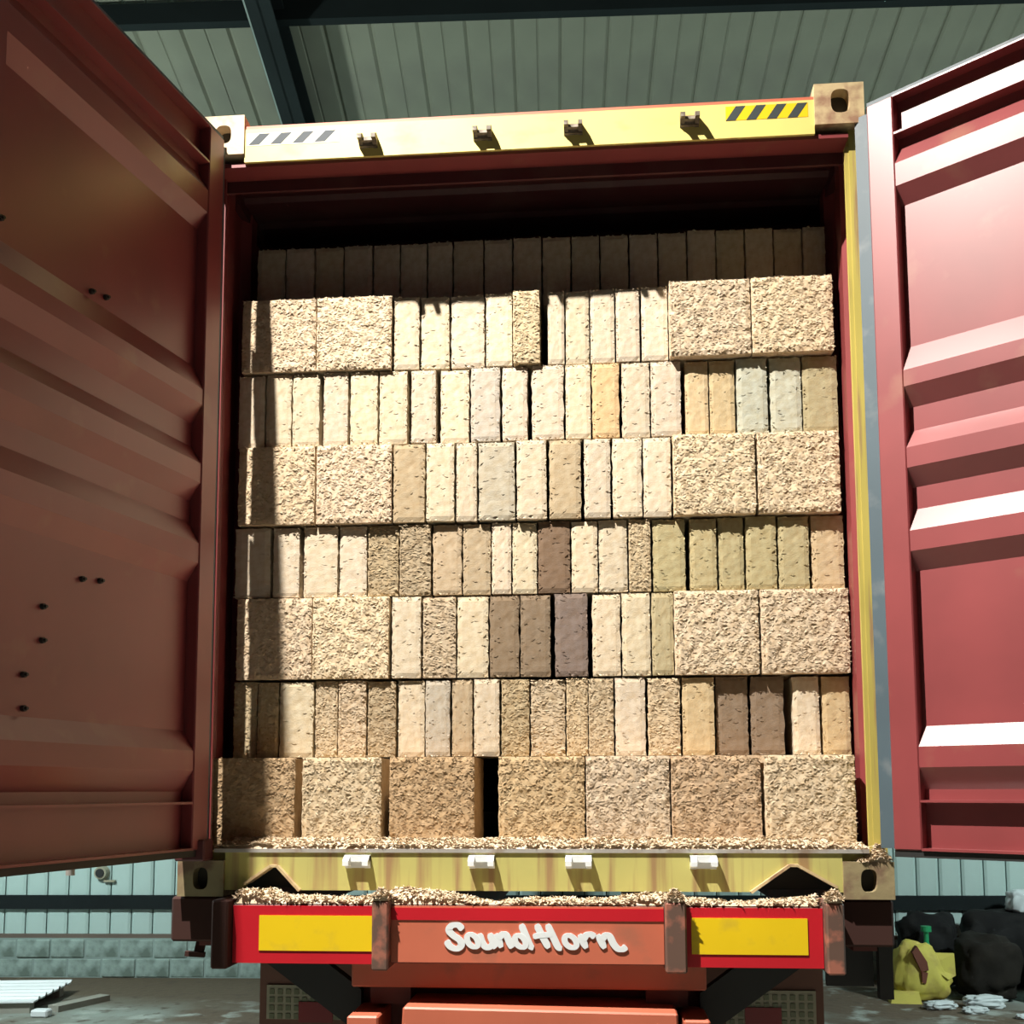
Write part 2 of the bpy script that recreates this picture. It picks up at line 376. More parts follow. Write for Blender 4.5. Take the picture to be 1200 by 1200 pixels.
# chassis behind and under the tail
for sx in (-1, 1):
    box('main_beam', sx*0.47-0.07, sx*0.47+0.07, 0.0, 6.0, -0.36, -0.004, M['darkred'], TR)
    box('side_rail', sx*1.16-0.04, sx*1.16+0.04, 0.14, 6.0, -0.19, -0.004, M['darkred'], TR)
    box('corner_bracket', sx*1.16-0.10, sx*1.16+0.07, 0.02, 0.24, -0.16, -0.004, M['shadebrown'], TR, 0.008)
    bm = bmesh.new(); bm_bar(bm, (sx*0.93, 0.10, -0.21), (sx*0.56, 0.10, -0.44), 0.05, 0.14, (0, 1, 0)) if False else bm_prism(bm, [(sx*0.735, -0.215), (sx*0.955, -0.215), (sx*0.62, -0.455), (sx*0.585, -0.455), (sx*0.585, -0.325)], 'y', 0.06, 0.11)
    obj('gusset', bm, M['black'], TR)
    g = box('guard_panel', min(sx*0.60, sx*1.085), max(sx*0.60, sx*1.085), 0.50, 0.52, -0.95, -0.21, M['panelbrown'], TR)
    bm = bmesh.new(); x0, x1 = sorted((sx*0.72, sx*1.055)); bm_box(bm, x0, x1, 0.492, 0.50, -0.52, -0.39)
    rb = obj('reflector_board', bm, M['reflector'], g)
    bm = bmesh.new()
    for r in range(4):
        for i in range(10):
            xx = x0+0.012+i*0.0325; zz = -0.416-r*0.031
            bm_box(bm, xx, xx+0.019, 0.488, 0.492, zz-0.009, zz+0.011)
    tag(obj('lens_grid', bm, M['lens'], rb) if False else obj('lens_grid', bm, M['lens'], g), kind='stuff')
    xa, xb = sorted((sx*0.79, sx*0.925)); box('red_reflector', xa, xb, 0.484, 0.489, -0.53, -0.452, M['reflred'], g)
    for yy in (1.75, 3.1):
        bm = bmesh.new()
        n = 28; prof = [(0.27, 0.0), (0.30, -0.02), (0.45, -0.03), (0.49, 0.0), (0.50, 0.04), (0.50, 0.24), (0.49, 0.28), (0.45, 0.31), (0.30, 0.30), (0.27, 0.28)]
        xo = sx*1.0; rings = []
        for i in range(n):
            a = 2*math.pi*i/n
            rings.append([bm.verts.new((xo-sx*(b), yy+r*math.cos(a), -Z0+0.50+r*math.sin(a))) for r, b in prof])
        for i in range(n):
            for j in range(len(prof)):
                k = (j+1) % len(prof); ii = (i+1) % n
                bm.faces.new((rings[i][j], rings[ii][j], rings[ii][k], rings[i][k]))
        w = obj('wheel', bm, M['rubber'], TR, smooth=True)
        bm = bmesh.new(); bm_tube(bm, (xo-sx*0.05, yy, -Z0+0.5), (xo-sx*0.22, yy, -Z0+0.5), 0.275, 20); obj('hub', bm, M['postbrown'], w)
    for yy in (1.75, 3.1):
        if sx > 0:
            bm = bmesh.new(); bm_tube(bm, (-0.8, yy, -Z0+0.5), (0.8, yy, -Z0+0.5), 0.06, 12); obj('axle', bm, M['darkred'], TR)
            for s2 in (-1, 1): box('spring_hanger', s2*0.47-0.05, s2*0.47+0.05, yy-0.09, yy+0.09, -Z0+0.5, -0.34, M['darkred'], TR)
box('cross_member', -0.60, 0.60, -0.03, 0.10, -0.30, -0.212, M['salmon'], TR, 0.006)
box('back_plate', -0.60, 0.60, 0.10, 0.13, -0.95, -0.22, M['darkred'], TR)
box('leg_plate', -0.590, -0.485, -0.135, 0.10, -0.95, -0.375, M['salmon'], TR, 0.006)
box('leg_plate', 0.515, 0.600, -0.135, 0.10, -0.95, -0.375, M['salmon'], TR, 0.006)
bm = bmesh.new(); bm_prism(bm, [(-0.43, -0.95), (0.505, -0.95), (0.495, -0.350), (-0.40, -0.340)], 'y', -0.155, 0.10)
st_ = obj('step_box', bm, M['salmon'], TR, bevel=0.006)
box('step_lip', -0.425, 0.50, -0.163, -0.156, -0.50, -0.445, M['darkred'], st_)
box('tail_stay', 1.215, 1.262, 0.18, 0.22, -0.36, -0.004, M['black'], TR)
box('tail_stay', 1.05, 1.215, 0.26, 0.28, -0.33, -0.15, M['black'], TR)
# twist-lock lever on the shaded side
bm = bmesh.new(); bm_box(bm, -1.27, -1.06, 0.24, 0.30, -0.135, -0.004); tl = obj('twist_lock', bm, M['shadebrown'], TR, bevel=0.01)
bm = bmesh.new(); bm_bar(bm, (-1.215, 0.24, -0.12), (-1.225, 0.20, -0.235), 0.03, 0.025, (0, 1, 0)); bm_bar(bm, (-1.20, 0.2, -0.232), (-1.27, 0.19, -0.226), 0.022, 0.018); bm_bar(bm, (-1.25, 0.235, -0.15), (-1.17, 0.235, -0.15), 0.02, 0.02)
obj('lock_lever', bm, M['shadebrown'], tl)

# ---------------------------------------------------------------- shipping container
CT = empty('shipping_container', (0, 0, Z0))
tag(CT, 'open dark red shipping container with yellow header and sill on the trailer', 'container')
def casting(x0, x1, z0, z1, y0, mat, hx, hz, rx, rz_):
    bm = bmesh.new(); y1 = y0+0.178
    N = 24
    hole = [(hx+rx*math.copysign(abs(math.cos(a))**0.7, math.cos(a)), hz+rz_*math.copysign(abs(math.sin(a))**0.7, math.sin(a))) for a in [2*math.pi*i/N for i in range(N)]]
    def onrect(hxp, hzp):                    # radial point on the outer rectangle
        dx, dz = hxp-hx, hzp-hz
        tx = ((x1-hx)/dx if dx > 1e-9 else (x0-hx)/dx if dx < -1e-9 else 1e9)
        tz = ((z1-hz)/dz if dz > 1e-9 else (z0-hz)/dz if dz < -1e-9 else 1e9)
        t = min(tx, tz); return hx+dx*t, hz+dz*t
    outer = [list(onrect(*h)) for h in hole]
    for cxx, czz in ((x0, z0), (x0, z1), (x1, z0), (x1, z1)):
        i = min(range(N), key=lambda k: (outer[k][0]-cxx)**2+(outer[k][1]-czz)**2); outer[i] = [cxx, czz]
    H0 = [bm.verts.new((a, y0, b)) for a, b in hole]; H1 = [bm.verts.new((a, y0+0.05, b)) for a, b in hole]
    O0 = [bm.verts.new((a, y0, b)) for a, b in outer]; O1 = [bm.verts.new((a, y1, b)) for a, b in outer]
    for i in range(N):
        j = (i+1) % N
        bm.faces.new((H0[i], H0[j], O0[j], O0[i])); bm.faces.new((O0[i], O0[j], O1[j], O1[i])); bm.faces.new((H0[i], H1[i], H1[j], H0[j]))
    bm.faces.new(O1)
    c = obj('corner_casting', bm, mat, CT)
    bm = bmesh.new(); bm.faces.new([bm.verts.new((a, y0+0.049, b)) for a, b in hole])
    for v in list(bm.verts): pass
    r = bmesh.ops.extrude_face_region(bm, geom=list(bm.faces)); bmesh.ops.translate(bm, verts=[v for v in r['geom'] if isinstance(v, bmesh.types.BMVert)], vec=(0, 0.04, 0))
    obj('casting_hole', bm, M['hole'], c)
casting(1.050, 1.225, 2.742, 2.896, -0.008, M['cast'], 1.142, 2.828, 0.034, 0.045)
casting(-1.225, -1.050, 2.742, 2.896, -0.008, M['castpale'], -1.130, 2.822, 0.030, 0.036)
casting(1.062, 1.228, 0.0, 0.124, -0.012, M['castold'], 1.145, 0.062, 0.027, 0.038)
casting(-1.228, -1.062, 0.0, 0.124, -0.012, M['castold'], -1.145, 0.062, 0.027, 0.038)
# header
hd = box('header_beam', -1.050, 1.050, 0.0, 0.012, 2.712, 2.842, M['yellow'], CT)
box('header_top', -1.050, 1.050, 0.004, 0.12, 2.842, 2.856, M['salmon'], hd)
box('header_underside', -1.17, 1.17, 0.012, 0.115, 2.700, 2.716, M['maroon'], hd)
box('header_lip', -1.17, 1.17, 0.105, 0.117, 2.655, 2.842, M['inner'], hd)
def hazard(x0, x1, za, zb, m, n, y):
    w = (x1-x0)/n
    for i in range(n):
        a = x0+i*w; pts = [(a, za), (a+w*0.48, za), (min(a+w*0.98, x1), zb), (a+w*0.50, zb)]
        bm = bmesh.new(); bm_prism(bm, pts, 'y', y, y+0.0003); obj('hazard_stripe', bm, m, hd)
M['haz'] = paint('hazard_black', (0.035, 0.045, 0.045), 0.5)
M['hazyel'] = paint('hazard_yellow', (0.80, 0.52, 0.01), 0.4, var=0.05)
M['hazgrey'] = paint('hazard_grey', (0.10, 0.11, 0.12), 0.85, spec=0.1); M['hazglare'] = paint('hazard_glare', (0.72, 0.66, 0.45), 0.5)  # pale tape tone stands in for the glare on this end
box('hazard_tape', 0.735, 1.028, -0.0008, 0.0, 2.778, 2.832, M['hazyel'], hd); hazard(0.735, 1.028, 2.778, 2.832, M['haz'], 4, -0.0012)
box('hazard_tape', -1.040, -0.690, -0.0008, 0.0, 2.775, 2.825, M['hazglare'], hd); hazard(-1.035, -0.70, 2.779, 2.822, M['hazgrey'], 4, -0.0012)
# door cam keepers: a claw of two lugs and a bridge
def keeper(x, z, parent, upright):
    bm = bmesh.new()
    bm_box(bm, -0.032, 0.032, -0.012, 0.0, -0.018, 0.018)
    for s in (-1, 1):
        bm_prism(bm, [(0.0, -0.020), (0.0, 0.022), (-0.030, 0.022), (-0.052, 0.008), (-0.052, -0.008), (-0.030, -0.004)], 'x', s*0.026-0.008, s*0.026+0.008)
    if upright: bm_box(bm, -0.034, 0.034, -0.026, 0.0, 0.004, 0.026)
    else: bm_box(bm, -0.018, 0.018, -0.030, -0.010, -0.006, 0.004)
    k = obj('cam_keeper', bm, M['keeper'] if not upright else M['white'], parent); k.location = (x, 0, z)
for x, z in ((-0.577, 2.762), (-0.150, 2.768), (0.183, 2.772), (0.604, 2.780)): keeper(x, z, hd, False)
# sill with two arched notches
L_ = [(-1.062, 0.152), (-1.062, 0.022), (-0.995, 0.022), (-0.985, 0.045), (-0.895, 0.106), (-0.870, 0.106), (-0.790, 0.022),
      (0.755, 0.022), (0.885, 0.112), (0.912, 0.112), (1.040, 0.040), (1.046, 0.022), (1.062, 0.022), (1.062, 0.152)]
bm = bmesh.new(); bm_prism(bm, L_, 'y', 0.0, 0.03)
sl = obj('sill_beam', bm, M['sillyel'], CT)
for pts in ([(-0.985, 0.045), (-0.895, 0.106), (-0.870, 0.106), (-0.790, 0.022)], [(0.755, 0.022), (0.885, 0.112), (0.912, 0.112), (1.040, 0.040)]):
    bm = bmesh.new()
    for a, b in zip(pts, pts[1:]): bm_bar(bm, (a[0], 0.015, a[1]), (b[0], 0.015, b[1]), 0.075, 0.009)
    obj('notch_rim', bm, M['cast'], sl)
box('sill_lip', -1.10, 1.150, -0.006, 0.14, 0.152, 0.165, M['steelgrey'], sl)
for xa, xb in ((1.062, 1.176), (-1.190, -1.062)): box('sill_end', xa, xb, 0.036, 0.14, 0.124, 0.152, M['sillyel'], sl)
box('sill_back', -1.06, 1.06, 0.12, 0.14, 0.02, 0.152, M['black'], sl)
for x in (-0.587, -0.154, 0.178, 0.599): keeper(x, 0.118, sl, True)
for o_ in sl.children:
    if o_.name.startswith('cam_keeper'): o_.scale = (1.3, 1, 1)
# posts, walls, roof, floor
box('corner_post', 1.176, 1.221, 0.036, 0.10, 0.124, 2.742, M['postyel'], CT)
box('corner_post', -1.221, -1.176, 0.0, 0.10, 0.124, 2.742, M['maroon'], CT)
bm = bmesh.new(); bm_box(bm, 1.162, 1.176, 0.040, 0.058, 0.165, 2.68); obj('post_bead', bm, M['postyel'], CT)
bm = bmesh.new(); bm_box(bm, -1.176, -1.149, 0.085, 0.10, 0.165, 2.70); obj('post_bead', bm, M['maroon'], CT)
def corr(sx):
    bm = bmesh.new(); y = 0.10; outer = []
    while y < 6.0:
        for dy, x in ((0.0, 1.217), (0.068, 1.217), (0.110, 1.184), (0.180, 1.184), (0.222, 1.217)):
            if y+dy < 6.0: outer.append((sx*x, y+dy))
        y += 0.278
    inn = [(x-sx*0.004, y) for x, y in outer]
    bm_prism(bm, outer+inn[::-1], 'z', 0.12, 2.78)
    obj('side_wall', bm, M['maroon'], CT)
corr(1); corr(-1)
for sx in (-1, 1):
    x0, x1 = sorted((sx*1.185, sx*1.221))
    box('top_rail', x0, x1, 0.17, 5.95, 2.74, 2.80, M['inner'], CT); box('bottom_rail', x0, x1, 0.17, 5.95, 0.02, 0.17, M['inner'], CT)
bm = bmesh.new(); pr = []
y = 0.11
while y < 6.0:
    pr += [(y, 2.80), (y+0.08, 2.80), (y+0.10, 2.785), (y+0.18, 2.785)]; y += 0.2
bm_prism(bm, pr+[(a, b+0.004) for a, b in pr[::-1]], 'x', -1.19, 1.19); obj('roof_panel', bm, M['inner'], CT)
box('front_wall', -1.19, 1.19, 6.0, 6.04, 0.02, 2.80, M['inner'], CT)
box('deck', -1.18, 1.18, 0.14, 6.0, 0.135, 0.170, M['plank'], CT)
box('shade_hinge_lug', -1.212, -1.105, -0.088, 0.0, 0.126, 0.20, M['inner'], CT, 0.006)  # lug put in to cast shade on the corner casting below
# doors
PROF = [(2.646, -0.045), (2.606, -0.045), (2.535, -0.004), (2.452, -0.004), (2.392, -0.045), (1.880, -0.045), (1.789, -0.004), (1.732, -0.004), (1.666, -0.045),
        (1.583, -0.045), (1.518, -0.004), (1.448, -0.004), (1.386, -0.045), (1.310, -0.045), (1.231, -0.004), (1.161, -0.004), (1.098, -0.045),
        (0.574, -0.045), (0.505, -0.004), (0.437, -0.004), (0.365, -0.045), (0.326, -0.045)]
def door(h, ang, sg, gas0):
    def B(bm, s0, s1, o0, o1, z0, z1):
        a, b = sorted((sg*o0, sg*o1)); bm_box(bm, s0, s1, a, b, z0, z1)
    bm = bmesh.new()
    pts = [(sg*o_, z) for z, o_ in PROF]+[(sg*(o_-0.004), z) for z, o_ in PROF[::-1]]
    bm_prism(bm, pts, 'x', 0.090, 1.08)
    d = obj('container_door', bm, M['maroon'], CT); d.location = (h[0], h[1], 0); d.rotation_euler = (0, 0, ang)
    def part(name, boxes, mat=M['maroon'], bevel=0.004):
        bm = bmesh.new()
        for b in boxes: B(bm, *b)
        return obj(name, bm, mat, d, bevel=bevel)
    part('hinge_stile', [(0, 0.094, -0.048, 0, 0.165, 2.785)]); part('lock_stile', [(1.075, 1.165, -0.045, 0, 0.165, 2.785)])
    part('door_top_rail', [(0.080, 1.09, -0.054, -0.046, 2.642, 2.785), (0.094, 1.075, -0.054, 0, 2.779, 2.785), (0.094, 1.075, -0.054, 0, 2.640, 2.648)], bevel=0)
    part('door_bottom_rail', [(0.080, 1.09, -0.054, -0.046, 0.165, 0.330), (0.094, 1.075, -0.054, 0, 0.322, 0.330), (0.094, 1.075, -0.054, 0.004, 0.165, 0.173)], bevel=0)
    part('gasket', [(gas0, 0.002, -0.024, -0.004, 0.17, 2.76)], M['gasket'], 0)
    part('gasket', [(0.0, 1.165, -0.03, -0.006, 2.785, 2.800)], M['gasket'], 0)
    part('gasket', [(0.0, 1.165, -0.040, -0.006, 0.142, 0.165)], M['black'], 0)
    for z in (0.40, 1.08, 1.80, 2.46):
        part('hinge_blade', [(-0.04, 0.10, -0.058, -0.046, z-0.04, z+0.04)], M['inner'])
    for s in (0.62, 0.92):
        bm = bmesh.new(); bm_tube(bm, (s, -sg*0.064, 0.12), (s, -sg*0.064, 2.83), 0.013, 12); obj('lock_rod', bm, M['steelgrey'], d)
    return d
LA = math.atan2(-0.977, -0.215); RA = math.atan2(-0.611, 0.791)
dl = door((-1.116, -0.03), LA, 1, -0.010); dr = door((1.225, -0.03), RA, -1, -0.046)
for s, z in ((0.650, 1.903), (0.582, 1.915), (0.644, 1.003), (0.562, 1.013), (0.805, 0.893), (0.802, 0.796), (0.870, 0.691), (0.865, 0.597), (1.03, 1.94)):
    bm = bmesh.new(); bm_tube(bm, (s, -0.046, z), (s, -0.034, z), 0.009, 8); bm_tube(bm, (s, -0.034, z), (s, -0.026, z), 0.005, 6); obj('bolt', bm, M['black'], dl)

# ---------------------------------------------------------------- pressed wood chip blocks
rnd = random.Random(7)
def add_chip(V, F, c, l, w, ax, tilt, roll):
    """a folded sliver of wood lying on a face that looks towards -y"""
    ca, sa = math.cos(ax), math.sin(ax)
    u = Vector((ca*math.cos(tilt), -math.sin(tilt), sa*math.cos(tilt)))
    v = Vector((-sa*math.cos(roll), -math.sin(roll), ca*math.cos(roll)))
    n = len(V); c = Vector(c)
    V += [c-u*l/2, c+v*w/2, c+u*l/2, c-v*w/2]
    F += [(n, n+1, n+3), (n+1, n+2, n+3)]
def block_mesh(w, h, d, seed, chips, amp, fringe, ti):
    r = random.Random(seed); off = Vector((seed*3.1, seed*1.7, 0))
    nx = max(6, int(w/0.018)); nz = 16; V = []; F = []
    def face_y(x, z):
        return -amp*(noise.noise(Vector((x*30, 0, z*30))+off)+0.6*noise.noise(Vector((x*75, 0, z*75))+off))
    idx = {}
    for i in range(nx+1):
        for k in range(nz+1):
            x = -w/2+w*i/nx; z = h*k/nz
            e = min(i, nx-i, k, nz-k); y = face_y(x, z)+(0.004 if e == 0 else 0)
            jx = jz = 0
            if i in (0, nx): jx = (0.004*noise.noise(Vector((0, z*40, i))+off)+0.001)*(1 if i == 0 else -1)
            if k in (0, nz): jz = (0.003*noise.noise(Vector((x*40, k, 0))+off))*(1 if k == 0 else -1)-(0.002 if k == nz else 0)
            idx[i, k] = len(V); V.append(Vector((x+jx, y, max(0, z+jz))))
    for i in range(nx):
        for k in range(nz):
            F.append((idx[i, k], idx[i+1, k], idx[i+1, k+1], idx[i, k+1]))
    per = [(i, 0) for i in range(nx)]+[(nx, k) for k in range(nz)]+[(i, nz) for i in range(nx, 0, -1)]+[(0, k) for k in range(nz, 0, -1)]
    b0 = len(V)
    for (i, k) in per:
        c = V[idx[i, k]]; V.append(Vector((c.x, d, c.z)))
    n = len(per)
    for q in range(n):
        a, b = per[q], per[(q+1) % n]
        F.append((idx[a], b0+q, b0+(q+1) % n, idx[b]))
    F.append(tuple(b0+q for q in range(n)))
    for _ in range(chips):
        x = r.uniform(-w/2+0.006, w/2-0.006); z = r.uniform(0.006, h-0.008)
        add_chip(V, F, (x, face_y(x, z)-0.0015, z), r.uniform(0.010, 0.024), r.uniform(0.004, 0.009), r.gauss(0, 0.5), r.uniform(-ti, ti), r.uniform(-ti*1.3, ti*1.3))
    for _ in range(fringe):                  # loose slivers along the edges
        if r.random() < 0.62: x = r.choice((-1, 1))*(w/2-r.uniform(0.003, 0.008)); z = r.uniform(0.01, h-0.01); ax = r.gauss(0, 0.9)
        else: x = r.uniform(-w/2, w/2); z = r.choice((0.004, h-0.006, h-0.004)); ax = r.gauss(0, 0.6)
        add_chip(V, F, (x, r.uniform(-0.006, 0.008), z), r.uniform(0.006, 0.015), r.uniform(0.003, 0.006), ax, r.uniform(-0.6, 0.6), r.uniform(-0.6, 0.6))
    me = bpy.data.meshes.new('chip_block'); me.from_pydata([tuple(v) for v in V], [], F); me.update()
    me.materials.append(M['chips'])
    return me
WN, HN, NN, DN = 0.305, 0.30, 0.105, 0.32
wide = [block_mesh(WN, HN, DN, 10+i, 900, 0.0042, 170, 0.27) for i in range(6)]
narrow = [block_mesh(NN, HN, DN, 40+i, 12, 0.0013, 64, 0.05) for i in range(7)]
rough = [block_mesh(NN, HN, DN, 60+i, 300, 0.0030, 90, 0.24) for i in range(5)]
ROWS = {
  1: [(-1.169,-0.852,0.12,'wn'),(-0.823,-0.532,0.12,'w'),(-0.504,-0.195,0.12,'wr'),(-0.109,0.199,0.12,'wt'),(0.205,0.499,0.12,'w'),(0.505,0.816,0.12,'wt'),(0.831,1.141,0.12,'w')],
  2: [(-1.142,-1.052,0.28,'r'),(-1.046,-0.966,0.28,'r'),(-0.959,-0.83,0.28,''),(-0.82,-0.738,0.28,'r'),(-0.731,-0.626,0.28,'r'),(-0.619,-0.515,0.28,'rk'),(-0.502,-0.404,0.28,''),(-0.398,-0.307,0.28,'g'),(-0.297,-0.223,0.28,'k'),(-0.213,-0.12,0.28,''),(-0.11,-0.007,0.28,'rk'),(-0.001,0.127,0.28,'r'),(0.133,0.212,0.28,'r'),(0.215,0.307,0.28,'r'),(0.314,0.424,0.28,''),(0.436,0.552,0.28,'r'),(0.562,0.677,0.28,'t'),(0.687,0.801,0.288,'d'),(0.814,0.934,0.288,'d'),(0.965,1.06,0.288,''),(1.073,1.172,0.288,'t')],
  3: [(-1.131,-0.839,0.262,'w'),(-0.832,-0.54,0.262,'w'),(-0.526,-0.418,0.275,''),(-0.408,-0.284,0.275,'r'),(-0.278,-0.161,0.275,''),(-0.154,-0.044,0.275,'d'),(-0.038,0.075,0.275,'d'),(0.091,0.215,0.275,'p'),(0.231,0.336,0.275,''),(0.343,0.447,0.275,''),(0.454,0.533,0.275,'o'),(0.537,0.844,0.262,'w'),(0.854,1.172,0.262,'w')],
  4: [(-1.148,-1.009,0.284,''),(-0.996,-0.894,0.284,''),(-0.877,-0.746,0.284,''),(-0.736,-0.632,0.284,''),(-0.626,-0.509,0.284,'rk'),(-0.502,-0.383,0.284,'rk'),(-0.373,-0.264,0.284,'k'),(-0.258,-0.153,0.284,'k'),(-0.146,-0.074,0.284,''),(-0.068,0.024,0.284,''),(0.03,0.15,0.284,'D'),(0.157,0.254,0.284,''),(0.26,0.366,0.284,''),(0.373,0.453,0.284,'r'),(0.463,0.584,0.284,'o'),(0.6,0.698,0.284,'o'),(0.708,0.799,0.284,'o'),(0.809,0.919,0.284,'o'),(0.928,1.038,0.284,'o'),(1.051,1.169,0.284,'t')],
  5: [(-1.135,-0.835,0.258,'w'),(-0.825,-0.533,0.258,'w'),(-0.527,-0.406,0.265,'k'),(-0.396,-0.291,0.265,''),(-0.281,-0.205,0.265,''),(-0.195,-0.058,0.265,'g'),(-0.048,0.063,0.265,''),(0.076,0.193,0.265,'k'),(0.209,0.305,0.265,''),(0.315,0.424,0.265,''),(0.431,0.533,0.265,''),(0.543,0.845,0.252,'w'),(0.855,1.156,0.252,'w')],
  6: [(-1.147,-1.044,0.28,''),(-1.037,-0.938,0.28,''),(-0.931,-0.825,0.28,''),(-0.808,-0.713,0.28,''),(-0.7,-0.595,0.28,''),(-0.585,-0.477,0.28,''),(-0.46,-0.363,0.28,''),(-0.347,-0.237,0.28,''),(-0.227,-0.117,0.28,'g'),(-0.104,-0.008,0.28,''),(0.008,0.13,0.28,''),(0.14,0.234,0.28,''),(0.241,0.342,0.28,'T'),(0.355,0.459,0.28,''),(0.465,0.578,0.28,''),(0.594,0.681,0.28,'t'),(0.687,0.78,0.28,'t'),(0.789,0.901,0.28,'b'),(0.914,1.028,0.28,'b'),(1.034,1.163,0.28,'o')],
  7: [(-1.136,-0.841,0.268,'w'),(-0.834,-0.539,0.268,'w'),(-0.531,-0.433,0.285,''),(-0.423,-0.315,0.285,''),(-0.305,-0.177,0.285,''),(-0.167,-0.067,0.285,''),(-0.061,0.042,0.262,'r'),(0.072,0.135,0.285,''),(0.142,0.231,0.285,''),(0.237,0.329,0.285,''),(0.336,0.424,0.285,''),(0.434,0.533,0.285,''),(0.537,0.841,0.245,'w'),(0.847,1.148,0.245,'w')],
  8: [(-1.13,-1.015,0.42,''),(-1.008,-0.893,0.42,''),(-0.886,-0.772,0.42,''),(-0.765,-0.651,0.42,''),(-0.644,-0.538,0.42,''),(-0.531,-0.426,0.42,''),(-0.419,-0.321,0.42,''),(-0.314,-0.195,0.42,''),(-0.188,-0.077,0.42,''),(-0.07,0.041,0.42,''),(0.048,0.158,0.42,''),(0.165,0.274,0.42,''),(0.281,0.39,0.42,''),(0.397,0.506,0.42,''),(0.512,0.621,0.42,''),(0.627,0.735,0.42,''),(0.742,0.849,0.42,''),(0.856,0.962,0.42,''),(0.969,1.075,0.42,''),(1.082,1.168,0.42,'')],
}
ZR = {1: (0.172, 0.490), 2: (0.492, 0.787), 3: (0.789, 1.106), 4: (1.108, 1.388), 5: (1.390, 1.702), 6: (1.704, 2.002), 7: (2.004, 2.302), 8: (2.304, 2.595)}
COL = {'': ((0.585, 0.505, 0.385), 'pale'), 'k': ((0.43, 0.345, 0.225), 'tan'), 'g': ((0.46, 0.415, 0.34), 'greyish'), 't': ((0.52, 0.41, 0.25), 'tan'),
       'T': ((0.56, 0.40, 0.23), 'orange-tan'), 'o': ((0.40, 0.345, 0.205), 'olive-tan'), 'b': ((0.45, 0.455, 0.36), 'grey-green'),
       'd': ((0.225, 0.170, 0.118), 'dark brown'), 'D': ((0.20, 0.135, 0.095), 'dark brown'), 'p': ((0.195, 0.150, 0.135), 'dark purplish')}
ORD = ['', 'first', 'second', 'third', 'fourth', 'fifth', 'sixth', 'seventh', 'eighth', 'ninth', 'tenth', 'eleventh', 'twelfth', 'thirteenth', 'fourteenth',
       'fifteenth', 'sixteenth', 'seventeenth', 'eighteenth', 'nineteenth', 'twentieth', 'twenty-first']
for row, items in ROWS.items():
    z0, z1 = ZR[row]
    for i, (x0, x1, y, code) in enumerate(items):
        gl = x0-items[i-1][1] if i else 1.0; gr = items[i+1][0]-x1 if i < len(items)-1 else 1.0
        if gl < 0.016: x0 -= gl*0.15                 # tight seams between neighbours
        if gr < 0.016: x1 += gr*0.15
        ck = [c for c in code if c in COL]; col, word = COL[ck[0]] if ck else COL['']
        wd = 'w' in code
        me = rnd.choice(wide) if wd else rnd.choice(rough) if 'r' in code else rnd.choice(narrow)
        o = bpy.data.objects.new('wood_chip_block', me); C.objects.link(o)
        o.location = ((x0+x1)/2, y+rnd.uniform(-0.006, 0.006), Z0+z0)
        fx = -1 if rnd.random() < 0.5 else 1
        hh = (z1-z0-0.002-(0 if wd else rnd.uniform(0, 0.006)))
        o.scale = ((x1-x0)/(WN if wd else NN), 1.0, hh/HN)
        if fx < 0: o.rotation_euler = (0, 0, 0)
        v = rnd.uniform(0.93, 1.05)
        if wd: col = (0.60, 0.49, 0.35) if 't' not in code else (0.52, 0.385, 0.245)
        if 'r' in code and not ck: col = (0.53, 0.43, 0.295)
        if wd and 'r' in code: col = (0.44, 0.31, 0.185)
        if wd and 'n' in code: col = (0.46, 0.33, 0.21)
        o.color = (col[0]*v, col[1]*v*rnd.uniform(0.985, 1.01), col[2]*v*rnd.uniform(0.95, 1.05), 1)
        k = len(items)-i
        tag(o, '%s %s wood chip block, %s from the lit door, %s course above the sill' % (word, 'square-faced' if wd else 'narrow', ORD[k], ORD[row]),
            'block', 'pressed wood chip blocks stacked in the container')

# ---------------------------------------------------------------- loose shavings
def shavings(name, label, height, x0, x1, y0, y1, nchip, seed, zb, group=None):
    """a drift of loose chips: a lumpy bed plus slivers"""
    r = random.Random(seed); V = []; F = []; nx = max(8, int((x1-x0)/0.02)); ny = 8
    for i in range(nx+1):
        for j in range(ny+1):
            x = x0+(x1-x0)*i/nx; y = y0+(y1-y0)*j/ny; V.append(Vector((x, y, zb+max(0.0, height(x, y))*(0.0 if i in (0, nx) or j == 0 else 1))))
    for i in range(nx):
        for j in range(ny):
            a = i*(ny+1)+j; F.append((a, a+ny+1, a+ny+2, a+1))
    for _ in range(nchip):
        x = r.uniform(x0, x1); y = r.uniform(y0-0.004, y1); h = height(x, y)
        if h < 0.0015: continue
        n = len(V); c = Vector((x, y, zb+h+0.002)); a = r.uniform(0, math.pi); l = r.uniform(0.014, 0.036); w = r.uniform(0.005, 0.012)
        t = r.uniform(-0.6, 0.6); u = Vector((math.cos(a)*math.cos(t), math.sin(a)*math.cos(t), math.sin(t)))
        v = Vector((-math.sin(a), math.cos(a), r.uniform(-0.5, 0.5)))
        V += [c-u*l/2, c+v*w/2, c+u*l/2, c-v*w/2]; F += [(n, n+1, n+3), (n+1, n+2, n+3)]
    me = bpy.data.meshes.new(name); me.from_pydata([tuple(v) for v in V], [], F); me.update(); me.materials.append(M['chips'])
    o = bpy.data.objects.new(name, me); C.objects.link(o); o.color = (0.66, 0.55, 0.41, 1)
    tag(o, label, 'wood chips', group, 'stuff')
    return o
def N(x, y, s, o=0): return noise.noise(Vector((x*s, y*s, o)))
